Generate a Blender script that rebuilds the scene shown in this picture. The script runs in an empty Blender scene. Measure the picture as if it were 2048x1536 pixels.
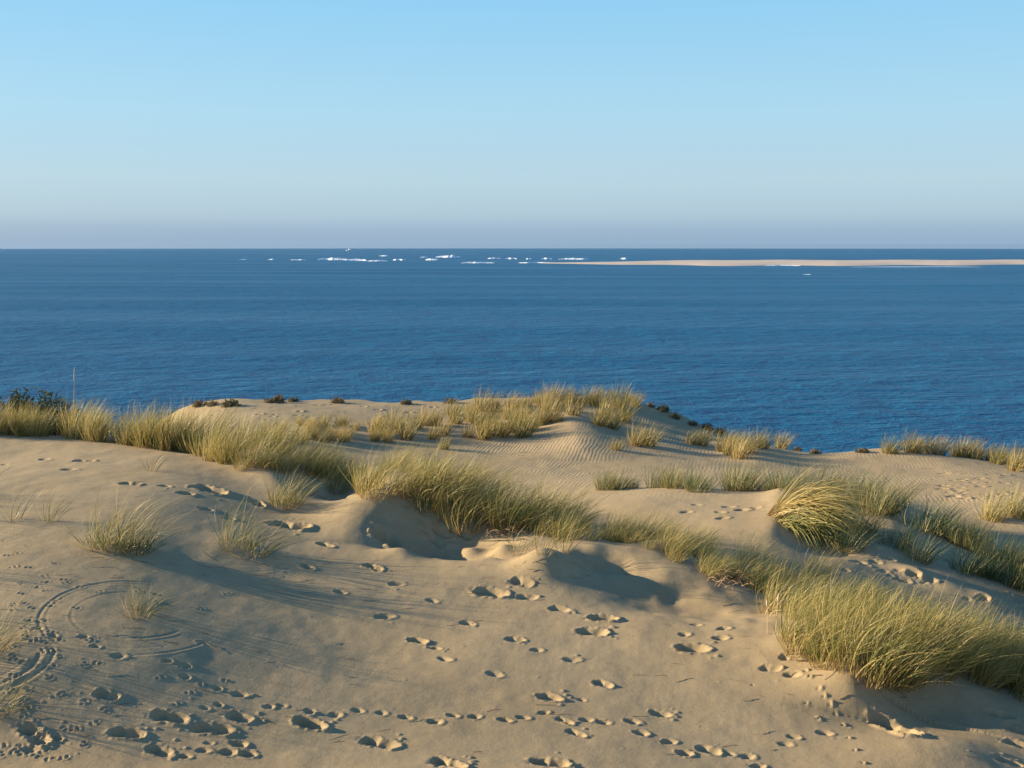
import bpy, math, random
import numpy as np

# ------------------------------------------------------------------ camera, sky, sun, exposure
scene = bpy.context.scene
C = scene.collection
EYE = 50.0                       # eye height above the sea, m
FPX, CU, CV = 2200.0, 1024.0, 768.0
PITCH = math.atan((CV - 488.6) / FPX)

cam_data = bpy.data.cameras.new('camera')
cam_data.sensor_width = 36.0
cam_data.lens = FPX / 2048 * 36.0
cam_data.clip_start = 0.1
cam_data.clip_end = 80000.0
cam = bpy.data.objects.new('camera', cam_data)
C.objects.link(cam)
cam.location = (0, 0, EYE)
cam.rotation_euler = (math.pi / 2 - PITCH, 0, math.radians(0.0))
scene.camera = cam

SUN_EL = math.radians(14.5)
SUN_AZ = math.atan2(0.20, -1.0)              # direction towards the sun, seen from above (x, y)
sun_dir = (math.cos(SUN_EL) * math.cos(SUN_AZ), math.cos(SUN_EL) * math.sin(SUN_AZ), math.sin(SUN_EL))

world = bpy.data.worlds.new('World')
scene.world = world
world.use_nodes = True
wn, wl = world.node_tree.nodes, world.node_tree.links
wn.clear()
wo = wn.new('ShaderNodeOutputWorld')
bg = wn.new('ShaderNodeBackground'); bg.inputs['Strength'].default_value = 0.10
sky = wn.new('ShaderNodeTexSky')
sky.sky_type = 'NISHITA'; sky.sun_disc = False
sky.sun_elevation = SUN_EL
sky.sun_rotation = math.atan2(sun_dir[0], sun_dir[1])
sky.altitude = 50; sky.air_density = 1.0; sky.dust_density = 0.6; sky.ozone_density = 2.0
wtc = wn.new('ShaderNodeTexCoord')
wsep = wn.new('ShaderNodeSeparateXYZ'); wcmb = wn.new('ShaderNodeCombineXYZ')
wmax = wn.new('ShaderNodeMath'); wmax.operation = 'MAXIMUM'; wmax.inputs[1].default_value = 0.004
wl.new(wtc.outputs['Generated'], wsep.inputs[0])
wl.new(wsep.outputs['Z'], wmax.inputs[0])
wl.new(wsep.outputs['X'], wcmb.inputs['X']); wl.new(wsep.outputs['Y'], wcmb.inputs['Y'])
wl.new(wmax.outputs[0], wcmb.inputs['Z'])
wl.new(wcmb.outputs[0], sky.inputs['Vector'])
# clear-air gradient by elevation, the same all round: greyish blue at the horizon, cyan blue above, deep blue overhead
EXPO, SKY_STRENGTH = 1.15, 0.10
def lin(c): return [((x / 255 + 0.055) / 1.055) ** 2.4 if x > 10 else x / 255 / 12.92 for x in c]
wramp = wn.new('ShaderNodeValToRGB')
stops = [(0.0, (141,173,205)), (0.014, (151,181,209)), (0.026, (170,198,218)), (0.055, (181,210,227)), (0.115, (172,216,239)), (0.217, (143,207,245)), (0.5, (82,146,212)), (1.0, (46,98,172))]
while len(wramp.color_ramp.elements) < len(stops): wramp.color_ramp.elements.new(0.5)
for e, (p, c) in zip(wramp.color_ramp.elements, stops): e.position = p; e.color = (*lin(c), 1)
wl.new(wmax.outputs[0], wramp.inputs[0])
wsc = wn.new('ShaderNodeVectorMath'); wsc.operation = 'SCALE'; wsc.inputs['Scale'].default_value = 1.0 / (SKY_STRENGTH * 2 ** EXPO)
wl.new(wramp.outputs[0], wsc.inputs[0])
wmix = wn.new('ShaderNodeMix'); wmix.data_type = 'RGBA'; wmix.inputs['Factor'].default_value = 0.92
wl.new(sky.outputs[0], wmix.inputs['A']); wl.new(wsc.outputs[0], wmix.inputs['B'])
wl.new(wmix.outputs['Result'], bg.inputs['Color'])
wl.new(bg.outputs[0], wo.inputs['Surface'])

sun_data = bpy.data.lights.new('sun', 'SUN')
sun_data.energy = 5.0
sun_data.angle = math.radians(0.53)
sun_data.color = (1.0, 0.84, 0.60)
sun = bpy.data.objects.new('sun', sun_data)
C.objects.link(sun)
sun.location = (-30, 6, 70)
from mathutils import Vector, Matrix
sun.rotation_euler = Vector(sun_dir).to_track_quat('Z', 'Y').to_euler()

scene.render.engine = 'CYCLES'
scene.view_settings.view_transform = 'Standard'
scene.view_settings.look = 'None'
scene.view_settings.exposure = EXPO
scene.view_settings.gamma = 1.0

rng = np.random.default_rng(11)
random.seed(11)

# ------------------------------------------------------------------ helpers
def tag(o, label=None, cat=None, group=None, kind=None):
    if label: o['label'] = label
    if cat: o['category'] = cat
    if group: o['group'] = group
    if kind: o['kind'] = kind
    return o

def link(name, me, mat=None, parent=None):
    o = bpy.data.objects.new(name, me)
    C.objects.link(o)
    if mat is not None and me is not None and len(me.materials) == 0:
        me.materials.append(mat)
    if parent is not None: o.parent = parent
    return o

def quad_mesh(name, V, F, smooth=True):
    V = np.ascontiguousarray(V, np.float32); F = np.ascontiguousarray(F, np.int32)
    k = F.shape[1]
    me = bpy.data.meshes.new(name)
    me.vertices.add(len(V)); me.vertices.foreach_set('co', V.ravel())
    me.loops.add(F.size); me.loops.foreach_set('vertex_index', F.ravel())
    me.polygons.add(len(F))
    me.polygons.foreach_set('loop_start', np.arange(0, F.size, k, dtype=np.int32))
    me.polygons.foreach_set('loop_total', np.full(len(F), k, np.int32))
    me.polygons.foreach_set('use_smooth', np.full(len(F), smooth, bool))
    me.update(calc_edges=True)
    return me

def ray(u, v):
    a, b = (u - CU) / FPX, -(v - CV) / FPX
    cp, sp = math.cos(PITCH), math.sin(PITCH)
    return np.array([a, cp + b * sp, -sp + b * cp])

def at_depth(u, v, y):
    d = ray(u, v)
    return d * (y / d[1])                    # relative to the eye

def sstep(a, b, x):
    t = np.clip((x - a) / (b - a), 0, 1)
    return t * t * (3 - 2 * t)

_tab = rng.random((256, 256)).astype(np.float32)
def vnoise(x, y):
    xi, yi = np.floor(x), np.floor(y)
    fx, fy = x - xi, y - yi
    fx = fx * fx * (3 - 2 * fx); fy = fy * fy * (3 - 2 * fy)
    i, j = xi.astype(np.int64) & 255, yi.astype(np.int64) & 255
    i1, j1 = (i + 1) & 255, (j + 1) & 255
    return (_tab[i, j] * (1 - fx) + _tab[i1, j] * fx) * (1 - fy) + (_tab[i, j1] * (1 - fx) + _tab[i1, j1] * fx) * fy - 0.5

def fbm(x, y, oct=3, gain=0.5):
    r = 0; a = 1.0
    for k in range(oct):
        r = r + a * vnoise(x * 2 ** k + 17.3 * k, y * 2 ** k + 5.1 * k); a *= gain
    return r

# ------------------------------------------------------------------ materials
def mat_new(name):
    m = bpy.data.materials.new(name); m.use_nodes = True
    n, l = m.node_tree.nodes, m.node_tree.links
    n.clear()
    return m, n, l

def simple_mat(name, col, rough=0.7, noise=0.15, scale=8.0):
    m, n, l = mat_new(name)
    o = n.new('ShaderNodeOutputMaterial'); b = n.new('ShaderNodeBsdfPrincipled')
    tc = n.new('ShaderNodeTexCoord'); t = n.new('ShaderNodeTexNoise'); t.inputs['Scale'].default_value = scale
    mx = n.new('ShaderNodeMix'); mx.data_type = 'RGBA'
    mx.inputs['A'].default_value = (*[c * (1 - noise) for c in col], 1)
    mx.inputs['B'].default_value = (*[min(1, c * (1 + noise)) for c in col], 1)
    l.new(tc.outputs['Object'], t.inputs['Vector']); l.new(t.outputs['Fac'], mx.inputs['Factor'])
    l.new(mx.outputs['Result'], b.inputs['Base Color']); b.inputs['Roughness'].default_value = rough
    l.new(b.outputs[0], o.inputs['Surface'])
    return m

def make_sand():
    m, n, l = mat_new('sand')
    o = n.new('ShaderNodeOutputMaterial'); b = n.new('ShaderNodeBsdfPrincipled')
    b.inputs['Roughness'].default_value = 0.9
    b.inputs['Specular IOR Level'].default_value = 0.15
    geo = n.new('ShaderNodeNewGeometry')
    def noise(scale, det=3.0, rough=0.6):
        t = n.new('ShaderNodeTexNoise'); t.inputs['Scale'].default_value = scale
        t.inputs['Detail'].default_value = det; t.inputs['Roughness'].default_value = rough
        l.new(geo.outputs['Position'], t.inputs['Vector']); return t
    big = noise(0.38, 6, 0.7); mid = noise(6, 4, 0.7); grain = noise(160, 2, 0.8); speck = noise(38, 1, 0.5)
    r1 = n.new('ShaderNodeValToRGB')
    r1.color_ramp.elements[0].position = 0.3; r1.color_ramp.elements[0].color = (0.370, 0.268, 0.141, 1)
    r1.color_ramp.elements[1].position = 0.7; r1.color_ramp.elements[1].color = (0.430, 0.318, 0.174, 1)
    l.new(big.outputs['Fac'], r1.inputs[0])
    def mult(a, fac, lo, hi):
        mr = n.new('ShaderNodeMapRange'); mr.inputs['From Min'].default_value = 0.3; mr.inputs['From Max'].default_value = 0.7
        mr.inputs['To Min'].default_value = lo; mr.inputs['To Max'].default_value = hi
        l.new(fac, mr.inputs['Value'])
        mm = n.new('ShaderNodeMix'); mm.data_type = 'RGBA'; mm.blend_type = 'MULTIPLY'; mm.inputs['Factor'].default_value = 1
        l.new(a, mm.inputs['A']); l.new(mr.outputs[0], mm.inputs['B']); return mm.outputs['Result']
    c = mult(r1.outputs[0], mid.outputs['Fac'], 0.93, 1.06)
    c = mult(c, grain.outputs['Fac'], 0.78, 1.2)
    sp = n.new('ShaderNodeMapRange'); sp.inputs['From Min'].default_value = 0.70; sp.inputs['From Max'].default_value = 0.76
    sp.inputs['To Min'].default_value = 1.0; sp.inputs['To Max'].default_value = 0.72
    l.new(speck.outputs['Fac'], sp.inputs['Value'])
    mm = n.new('ShaderNodeMix'); mm.data_type = 'RGBA'; mm.blend_type = 'MULTIPLY'; mm.inputs['Factor'].default_value = 1
    l.new(c, mm.inputs['A']); l.new(sp.outputs[0], mm.inputs['B'])
    l.new(mm.outputs['Result'], b.inputs['Base Color'])
    bp = n.new('ShaderNodeBump'); bp.inputs['Strength'].default_value = 0.35; bp.inputs['Distance'].default_value = 0.004
    l.new(grain.outputs['Fac'], bp.inputs['Height'])
    bp2 = n.new('ShaderNodeBump'); bp2.inputs['Strength'].default_value = 0.5; bp2.inputs['Distance'].default_value = 0.014
    l.new(mid.outputs['Fac'], bp2.inputs['Height']); l.new(bp.outputs[0], bp2.inputs['Normal'])
    wv = n.new('ShaderNodeTexWave'); wv.wave_type = 'BANDS'; wv.bands_direction = 'X'; wv.inputs['Scale'].default_value = 3.2
    wv.inputs['Distortion'].default_value = 5.0; wv.inputs['Detail'].default_value = 2.0; wv.inputs['Detail Scale'].default_value = 0.7
    mpw = n.new('ShaderNodeMapping'); mpw.inputs['Rotation'].default_value = (0, 0, 0.35); mpw.inputs['Scale'].default_value = (1, 0.6, 0)
    l.new(geo.outputs['Position'], mpw.inputs['Vector']); l.new(mpw.outputs[0], wv.inputs['Vector'])
    msk = n.new('ShaderNodeMapRange'); msk.inputs['From Min'].default_value = 0.42; msk.inputs['From Max'].default_value = 0.62
    msk.inputs['To Max'].default_value = 0.75
    l.new(big.outputs['Fac'], msk.inputs['Value'])
    sy = n.new('ShaderNodeSeparateXYZ'); l.new(geo.outputs['Position'], sy.inputs[0])
    my = n.new('ShaderNodeMapRange'); my.inputs['From Min'].default_value = 19.0; my.inputs['From Max'].default_value = 23.0
    my.inputs['To Min'].default_value = 0.07; my.inputs['To Max'].default_value = 1.0
    l.new(sy.outputs['Y'], my.inputs['Value'])
    mu = n.new('ShaderNodeMath'); mu.operation = 'MULTIPLY'; l.new(msk.outputs[0], mu.inputs[0]); l.new(my.outputs[0], mu.inputs[1])
    bp3 = n.new('ShaderNodeBump'); bp3.inputs['Distance'].default_value = 0.006
    l.new(mu.outputs[0], bp3.inputs['Strength']); l.new(wv.outputs['Fac'], bp3.inputs['Height']); l.new(bp2.outputs[0], bp3.inputs['Normal'])
    l.new(bp3.outputs[0], b.inputs['Normal'])
    l.new(b.outputs[0], o.inputs['Surface'])
    return m
M_sand = make_sand()

def make_blade(name, green, tip, straw, straw_share, trans=0.35):
    """colour per blade from the 'tint' attribute, root to tip from 'along'"""
    m, n, l = mat_new(name)
    o = n.new('ShaderNodeOutputMaterial')
    at = n.new('ShaderNodeAttribute'); at.attribute_name = 'tint'
    al = n.new('ShaderNodeAttribute'); al.attribute_name = 'along'
    oi = n.new('ShaderNodeObjectInfo')
    def mix(f, a, b_):
        x = n.new('ShaderNodeMix'); x.data_type = 'RGBA'
        if f is not None: l.new(f, x.inputs['Factor'])
        for k, s in (('A', a), ('B', b_)):
            if isinstance(s, tuple): x.inputs[k].default_value = (*s, 1)
            else: l.new(s, x.inputs[k])
        return x.outputs['Result']
    gr = mix(al.outputs['Fac'], green, tip)
    sh = n.new('ShaderNodeMath'); sh.operation = 'MULTIPLY_ADD'          # tint + random*0.3
    l.new(oi.outputs['Random'], sh.inputs[0]); sh.inputs[1].default_value = 0.45; l.new(at.outputs['Fac'], sh.inputs[2])
    mr = n.new('ShaderNodeMapRange'); mr.inputs['From Min'].default_value = 1.15 - straw_share
    mr.inputs['From Max'].default_value = 1.35 - straw_share
    l.new(sh.outputs[0], mr.inputs['Value'])
    c1 = mix(mr.outputs[0], gr, straw)
    rt = n.new('ShaderNodeMapRange'); rt.inputs['From Min'].default_value = 0.0; rt.inputs['From Max'].default_value = 0.3
    rt.inputs['To Min'].default_value = 0.75; rt.inputs['To Max'].default_value = 0.0
    l.new(al.outputs['Fac'], rt.inputs['Value'])
    c2 = mix(rt.outputs[0], c1, (0.34, 0.22, 0.085))
    d = n.new('ShaderNodeBsdfPrincipled'); d.inputs['Roughness'].default_value = 0.5
    d.inputs['Specular IOR Level'].default_value = 0.3
    t = n.new('ShaderNodeBsdfTranslucent')
    l.new(c2, d.inputs['Base Color']); l.new(c2, t.inputs['Color'])
    ms = n.new('ShaderNodeMixShader'); ms.inputs[0].default_value = trans
    l.new(d.outputs[0], ms.inputs[1]); l.new(t.outputs[0], ms.inputs[2])
    l.new(ms.outputs[0], o.inputs['Surface'])
    return m
M_green = make_blade('marram_green', (0.085, 0.115, 0.030), (0.26, 0.25, 0.07), (0.50, 0.385, 0.13), 0.40, 0.30)
M_dry = make_blade('marram_dry', (0.35, 0.25, 0.075), (0.50, 0.375, 0.12), (0.60, 0.47, 0.20), 0.4, 0.30)
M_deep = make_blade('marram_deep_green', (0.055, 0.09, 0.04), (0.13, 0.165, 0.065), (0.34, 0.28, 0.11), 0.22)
M_far = make_blade('marram_far', (0.17, 0.165, 0.045), (0.27, 0.235, 0.075), (0.50, 0.36, 0.14), 0.5)
M_root = simple_mat('root', (0.25, 0.15, 0.075), 0.8, 0.3, 30)
M_shrub = make_blade('shrub_leaf', (0.12, 0.11, 0.06), (0.19, 0.165, 0.09), (0.28, 0.20, 0.12), 0.35, 0.2)
M_bush = make_blade('bush_leaf', (0.045, 0.06, 0.025), (0.08, 0.085, 0.035), (0.16, 0.12, 0.06), 0.2, 0.15)
for m_ in (M_bush, M_shrub):
    for n_ in m_.node_tree.nodes:
        if n_.type == 'BSDF_PRINCIPLED': n_.inputs['Specular IOR Level'].default_value = 0.0; n_.inputs['Roughness'].default_value = 0.9
M_seed = simple_mat('seed_head', (0.55, 0.40, 0.26), 0.8, 0.2, 40)

# ------------------------------------------------------------------ terrain
# control points: pixel in the photograph and the distance ahead (m) of the sand seen there
CP = [
 (-200,1536,8.6),(0,1536,8.6),(500,1536,8.6),(1000,1536,8.6),(1500,1536,8.7),(2048,1536,9.0),(2250,1536,9.1),
 (0,1400,9.4),(0,1300,10.2),(0,1120,12.4),(0,1000,14.6),(0,920,17.6),(0,872,19.6),(-250,872,19.6),(-250,1000,14.6),(-250,1200,11.4),
 (200,1400,9.5),(200,1300,10.3),(200,1120,12.5),(200,985,14.9),(200,925,17.2),(200,882,19.3),
 (400,1300,10.5),(400,1130,12.8),(400,990,15.2),(400,910,18.8),
 (600,1400,9.8),(600,1300,10.8),(600,1150,13.0),(600,1020,15.6),(600,950,17.4),
 (820,1300,11.0),(820,1150,13.0),(820,1080,14.2),(820,995,15.9),
 (1000,1400,9.9),(1000,1300,11.0),(1000,1200,12.3),(1000,1130,13.2),(1000,1064,14.4),
 (1200,1300,11.0),(1200,1200,12.2),(1200,1090,13.7),
 (1400,1400,9.9),(1400,1300,10.9),(1400,1220,11.8),(1420,1150,12.8),
 (1600,1400,9.85),(1600,1300,10.8),(1600,1235,11.5),
 (1750,1440,9.6),(1750,1348,10.6),(1900,1450,9.6),(1930,1395,10.1),(2048,1400,10.2),(2250,1430,10.1),
 # behind the near crest
 (1300,1010,18.6),(1400,1000,19.0),(1530,992,19.2),(1400,1055,17.0),(1540,1060,16.6),(1250,985,20.5),
 (1640,1105,16.2),(1700,1130,15.6),(1800,1190,14.6),(1900,1245,13.6),(2048,1280,13.2),(2250,1330,12.8),
 (1720,1040,18.4),(1800,1110,16.4),(1950,1190,14.9),(2048,1215,14.8),
 (1880,1075,18.4),(2048,1150,16.6),(1960,1060,19.6),(2030,1025,21.0),(2250,1060,20.0),
 # wide sand hollow and far rise
 (600,875,29.5),(480,865,30),(760,900,29.0),(1000,945,26.5),(1000,905,29.5),(1250,945,26.5),(1400,950,26.0),(1550,955,25.6),
 (1700,990,24.0),(1850,1010,23.0),(2000,975,24.5),(1700,940,29.0),(1850,945,28.0),(2048,955,26.5),(2250,970,26),
 (-100,930,33),(100,905,34),(230,900,35),(300,866,36),(335,835,36.5),(400,835,34),(360,820,36.5),(580,803,37.5),(760,806,37.5),(900,808,37.5),(1000,840,34.5),(850,870,31.5),(1110,855,33),
 (1060,812,36.5),(1130,803,37.0),(1260,806,37.5),(1210,850,34.0),(1340,832,37.0),(1440,868,36.0),(1480,905,32.5),(1560,900,33.5),
 (1640,910,34.0),(1700,918,33.5),(1758,897,32.5),(1850,908,32.0),(1950,920,31.0),(2048,937,30.0),(2250,955,29.5),(1300,890,31.0),
]
def tilt(u, v, y):
    # the foreground leans gently away from the sun (down to the right)
    k = 0.022 * float(sstep(980, 1150, v)) * (1 if y < 15 else 0)
    return u, v, y * (1 + k * (u - 1024) / 1024)
pts = [at_depth(*tilt(*p)) for p in CP]
# ground hidden behind the left crest, and the rise the photographer stands on
for x, y, z in ((-13,25,-4.6),(-9,25,-4.7),(-4.5,22,-4.75),(-1.5,18.5,-4.6),(1.2,16.6,-4.5),(-24,22,-4.2),(-26,34,-7.2),
                (-8,10,-4.0),(-11,12,-3.95),(-9,14.5,-3.55),(-13,16,-3.7),(-16,13,-4.3),(-8,7,-3.95),(-14,9,-4.5),(-18,18,-4.0),
                (3.6,13.3,-4.45),(5.6,11.6,-4.5),(7.5,11.5,-4.7),
                (0,0,-1.72),(0,3.2,-2.6),(0,6,-3.55),(-5,0,-1.72),(5,0,-1.75),(-5,4,-2.85),(5,4,-2.9),(0,-8,-1.2),(-8,-8,-1.2),(8,-8,-1.2)):
    pts.append(np.array([x, y, z]))
pts = np.array(pts)

def tps_fit(P, lam):
    n = len(P); X = P[:, :2]
    d2 = ((X[:, None] - X[None]) ** 2).sum(-1)
    K = 0.5 * d2 * np.log(d2 + 1e-9)
    A = np.zeros((n + 3, n + 3)); A[:n, :n] = K + lam * np.eye(n)
    A[:n, n] = 1; A[:n, n + 1:] = X; A[n, :n] = 1; A[n + 1:, :n] = X.T
    return np.linalg.solve(A, np.concatenate([P[:, 2], np.zeros(3)]))
W = tps_fit(pts, 0.06)

def tps(x, y):
    x = np.asarray(x, float); y = np.asarray(y, float)
    r = W[-3] + W[-2] * x + W[-1] * y
    for (px, py), w in zip(pts[:, :2], W[:-3]):
        d2 = (x - px) ** 2 + (y - py) ** 2
        r = r + (0.5 * w) * d2 * np.log(d2 + 1e-9)
    return r

# the line where the dune breaks down towards the sea
EDGE = [(-100,930,33),(100,905,34),(230,900,35.5),(300,866,36.4),(365,816,37.2),(580,800,38.2),(900,804,38.0),(1130,796,37.8),(1270,800,38.2),(1340,825,37.6),(1440,864,36.5),
        (1560,897,34.5),(1640,910,34.6),(1700,917,34.0),(1758,894,32.9),(1850,902,32.5),(1950,915,31.6),(2048,932,30.6),(2600,950,30)]
e3 = np.array([at_depth(*p) for p in EDGE])

def base_height(x, y):
    """height relative to the eye"""
    lim = 3.0 + 0.62 * np.clip(y, 0, 40)
    xc = np.clip(x, -lim, lim)
    yc = np.clip(y, -8, 42)
    z = tps(xc, yc)
    ye = np.interp(x, e3[:, 0], e3[:, 1])
    ye = ye + 1.1 * vnoise(x * 0.9 + 40, x * 0 + 2.5) + 0.5 * vnoise(x * 2.7, x * 0 + 7.5)
    over = np.maximum(0, y - ye)
    z = z - 0.50 * over ** 2 / (over + 1.6) - 0.02 * np.maximum(0, y - 42)
    return np.maximum(z, -EYE - 3.0)

FEATURES = []                                # functions (x, y) -> dz
def total(x, y):
    z = base_height(x, y)
    for f in FEATURES: z = z + f(x, y)
    return z

def hit(u, v, fn=None, y0=5.0, y1=45.0):
    """first point of the ground on the ray through a pixel"""
    fn = fn or total
    d = ray(u, v); d = d / d[1]
    ys = np.concatenate([np.arange(y0, 16, 0.05), np.arange(16, y1, 0.1)])
    g = fn(d[0] * ys, ys) - d[2] * ys
    k = np.argmax(g > 0)
    if g[k] <= 0:
        k = len(ys) - 1 - np.argmax((g[::-1]) == g.max())       # nearest miss
        y = ys[k]
    elif k == 0: y = ys[0]
    else:
        a = g[k - 1] / (g[k - 1] - g[k]); y = ys[k - 1] + a * (ys[k] - ys[k - 1])
    return np.array([d[0] * y, y, float(fn(np.array([d[0] * y]), np.array([y]))[0])])

def bump(u, v, amp, sx, sy, rot=0.0):
    p = hit(u, v, base_height)
    c, s = math.cos(rot), math.sin(rot)
    def f(x, y):
        dx, dy = x - p[0], y - p[1]
        a, b = dx * c + dy * s, -dx * s + dy * c
        return amp * np.exp(-(a / sx) ** 2 - (b / sy) ** 2)
    FEATURES.append(f)

def slipface(line, amp, w_wind, w_lee):
    """a crest: long rise on its left (wind) side, steep fall on its right; line in pixels from far to near"""
    P = np.array([hit(u, v, base_height)[:2] for u, v in line])
    seg = np.diff(P, axis=0); L = np.hypot(seg[:, 0], seg[:, 1]); cum = np.concatenate([[0], np.cumsum(L)])
    def f(x, y):
        best = np.full(np.shape(x), 1e9); sd = np.zeros(np.shape(x)); tt = np.zeros(np.shape(x))
        for k in range(len(seg)):
            dx, dy = x - P[k, 0], y - P[k, 1]
            t = np.clip((dx * seg[k, 0] + dy * seg[k, 1]) / L[k] ** 2, 0, 1)
            qx, qy = dx - t * seg[k, 0], dy - t * seg[k, 1]
            d = np.hypot(qx, qy)
            side = np.sign(seg[k, 0] * dy - seg[k, 1] * dx)
            m = d < best
            best = np.where(m, d, best); sd = np.where(m, side * d, sd); tt = np.where(m, (cum[k] + t * L[k]) / cum[-1], tt)
        taper = np.clip(np.sin(np.pi * np.clip(tt, 0, 1)), 0, 1) ** 0.7
        wind = np.exp(-(sd / w_wind) ** 2)
        lee = np.exp(-(np.maximum(sd, 0) / w_lee) ** 1.6)
        return amp * taper * np.where(sd > 0, lee, wind)
    FEATURES.append(f)

# crests are walked far -> near, so their right-hand (lee) side is image left: flip by listing near -> far
def crest(line, amp, w_wind, w_lee):
    slipface(line[::-1], amp, w_wind, w_lee)

def wobble(x, y):
    return 0.060 * fbm(x * 0.45 + 3, y * 0.45, 2) + 0.014 * fbm(x * 2.1, y * 1.6 + 9, 3) 
FEATURES.append(wobble)
crest([(490,900),(530,940),(560,978),(590,1030)], 0.42, 1.0, 0.40)
bump(665,985,-0.30,0.9,0.45,-0.6)
crest([(880,960),(828,985),(775,1002),(735,1030),(712,1085)], 0.54, 1.0, 0.52)
bump(885,1064,-0.46,0.85,0.58,-0.3)
bump(1010,1096,-0.20,0.5,0.34,-0.3)
bump(1090,1128,0.22,0.36,0.34)
bump(1215,1112,-0.16,0.45,0.3,-0.3)
bump(1370,1172,-0.31,1.05,0.55,-0.35)
bump(1325,1102,0.16,0.34,0.26)
for u_, v_, a_, s_ in ((905,1058,0.10,0.16),(938,1066,0.12,0.14),(872,1082,0.09,0.15),(960,1092,0.08,0.13),(985,1108,0.10,0.2),(805,1100,0.10,0.22),(1003,1075,0.08,0.12),
                       (1240,1130,0.07,0.2),(1300,1150,0.06,0.25),(1420,1165,0.06,0.2),(640,972,0.08,0.2),(700,990,0.08,0.22),(1700,1090,0.08,0.3),(1760,1110,0.09,0.25),(1830,1150,0.09,0.22),(1900,1180,0.08,0.25),(1980,1205,0.09,0.22)):
    bump(u_, v_, a_, s_ * 1.25, s_, -0.4)
_rp = np.array([at_depth(*q)[:2] for q in ((200,882,19.3),(400,910,18.8),(600,950,17.4),(820,995,15.9),(1000,1064,14.4),(1200,1090,13.7),(1420,1150,12.8),(1600,1235,11.5),(1750,1348,10.6),(2048,1400,10.2))])
def crest_lumps(x, y):
    """blown sand is lumpier along the grassy crest"""
    xr = np.interp(y, _rp[::-1, 1], _rp[::-1, 0])
    m = np.exp(-((x - xr + 0.3) / 1.1) ** 2) * sstep(9.5, 10.5, y) * (1 - sstep(17, 19, y))
    return m * (0.085 * fbm(x * 1.5 + 31, y * 1.5 + 8, 3))
FEATURES.append(crest_lumps)
crest([(1815,1300),(1770,1336),(1735,1360),(1705,1392),(1712,1432)], 0.44, 0.7, 0.42)
bump(1850,1415,-0.20,0.50,0.35)
bump(1880,1520,0.10,0.8,0.35)
bump(245,1095,0.04,0.5,0.5)
bump(480,1095,0.05,0.45,0.42)
bump(1620,1300,0.10,0.4,0.25)
crest([(1585,960),(1566,990),(1556,1030),(1545,1070),(1540,1105)], 0.16, 1.0, 0.30)
bump(1640,1085,-0.12,0.4,0.5)
crest([(1740,985),(1765,1030),(1790,1070),(1800,1120)], 0.20, 0.9, 0.5)
crest([(1115,820),(1140,850),(1160,885),(1165,920)], 0.30, 1.2, 0.9)
crest([(1480,880),(1500,905),(1520,935)], 0.25, 1.2, 0.8)

def spaced(y0, y1, d0, d1):
    out = [y0]
    while out[-1] < y1:
        t = (out[-1] - y0) / (y1 - y0); out.append(out[-1] + d0 + (d1 - d0) * t)
    return out[:-1]
ys = np.array(spaced(-40, -6, 4, 1.5) + spaced(-6, 7.4, 0.5, 0.12) + spaced(7.4, 12.5, 0.0125, 0.017) + spaced(12.5, 20, 0.019, 0.045)
              + spaced(20, 39, 0.05, 0.10) + spaced(39, 60, 0.3, 1.5) + spaced(60, 230, 2.5, 12) + [230])
core = np.linspace(-1, 1, 860)
skirt = 1 + np.cumsum(np.geomspace(0.01, 2.2, 16))
ss = np.concatenate([-skirt[::-1], core, skirt])
hw = 1.0 + 0.53 * np.maximum(ys, 6.0)
GX = ss[None] * hw[:, None]; GY = np.repeat(ys[:, None], len(ss), 1)
GZ = total(GX, GY)

# ---- prints, scrapes and crumbs pressed into the sand
def window(px, py, rad):
    r0, r1 = np.searchsorted(ys, py - rad), np.searchsorted(ys, py + rad)
    h = 1.0 + 0.53 * max(py, 6.0)
    c0, c1 = np.searchsorted(ss, (px - rad) / (h * 1.0) - 0.03), np.searchsorted(ss, (px + rad) / h + 0.03)
    return slice(r0, r1), slice(c0, c1)

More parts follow.
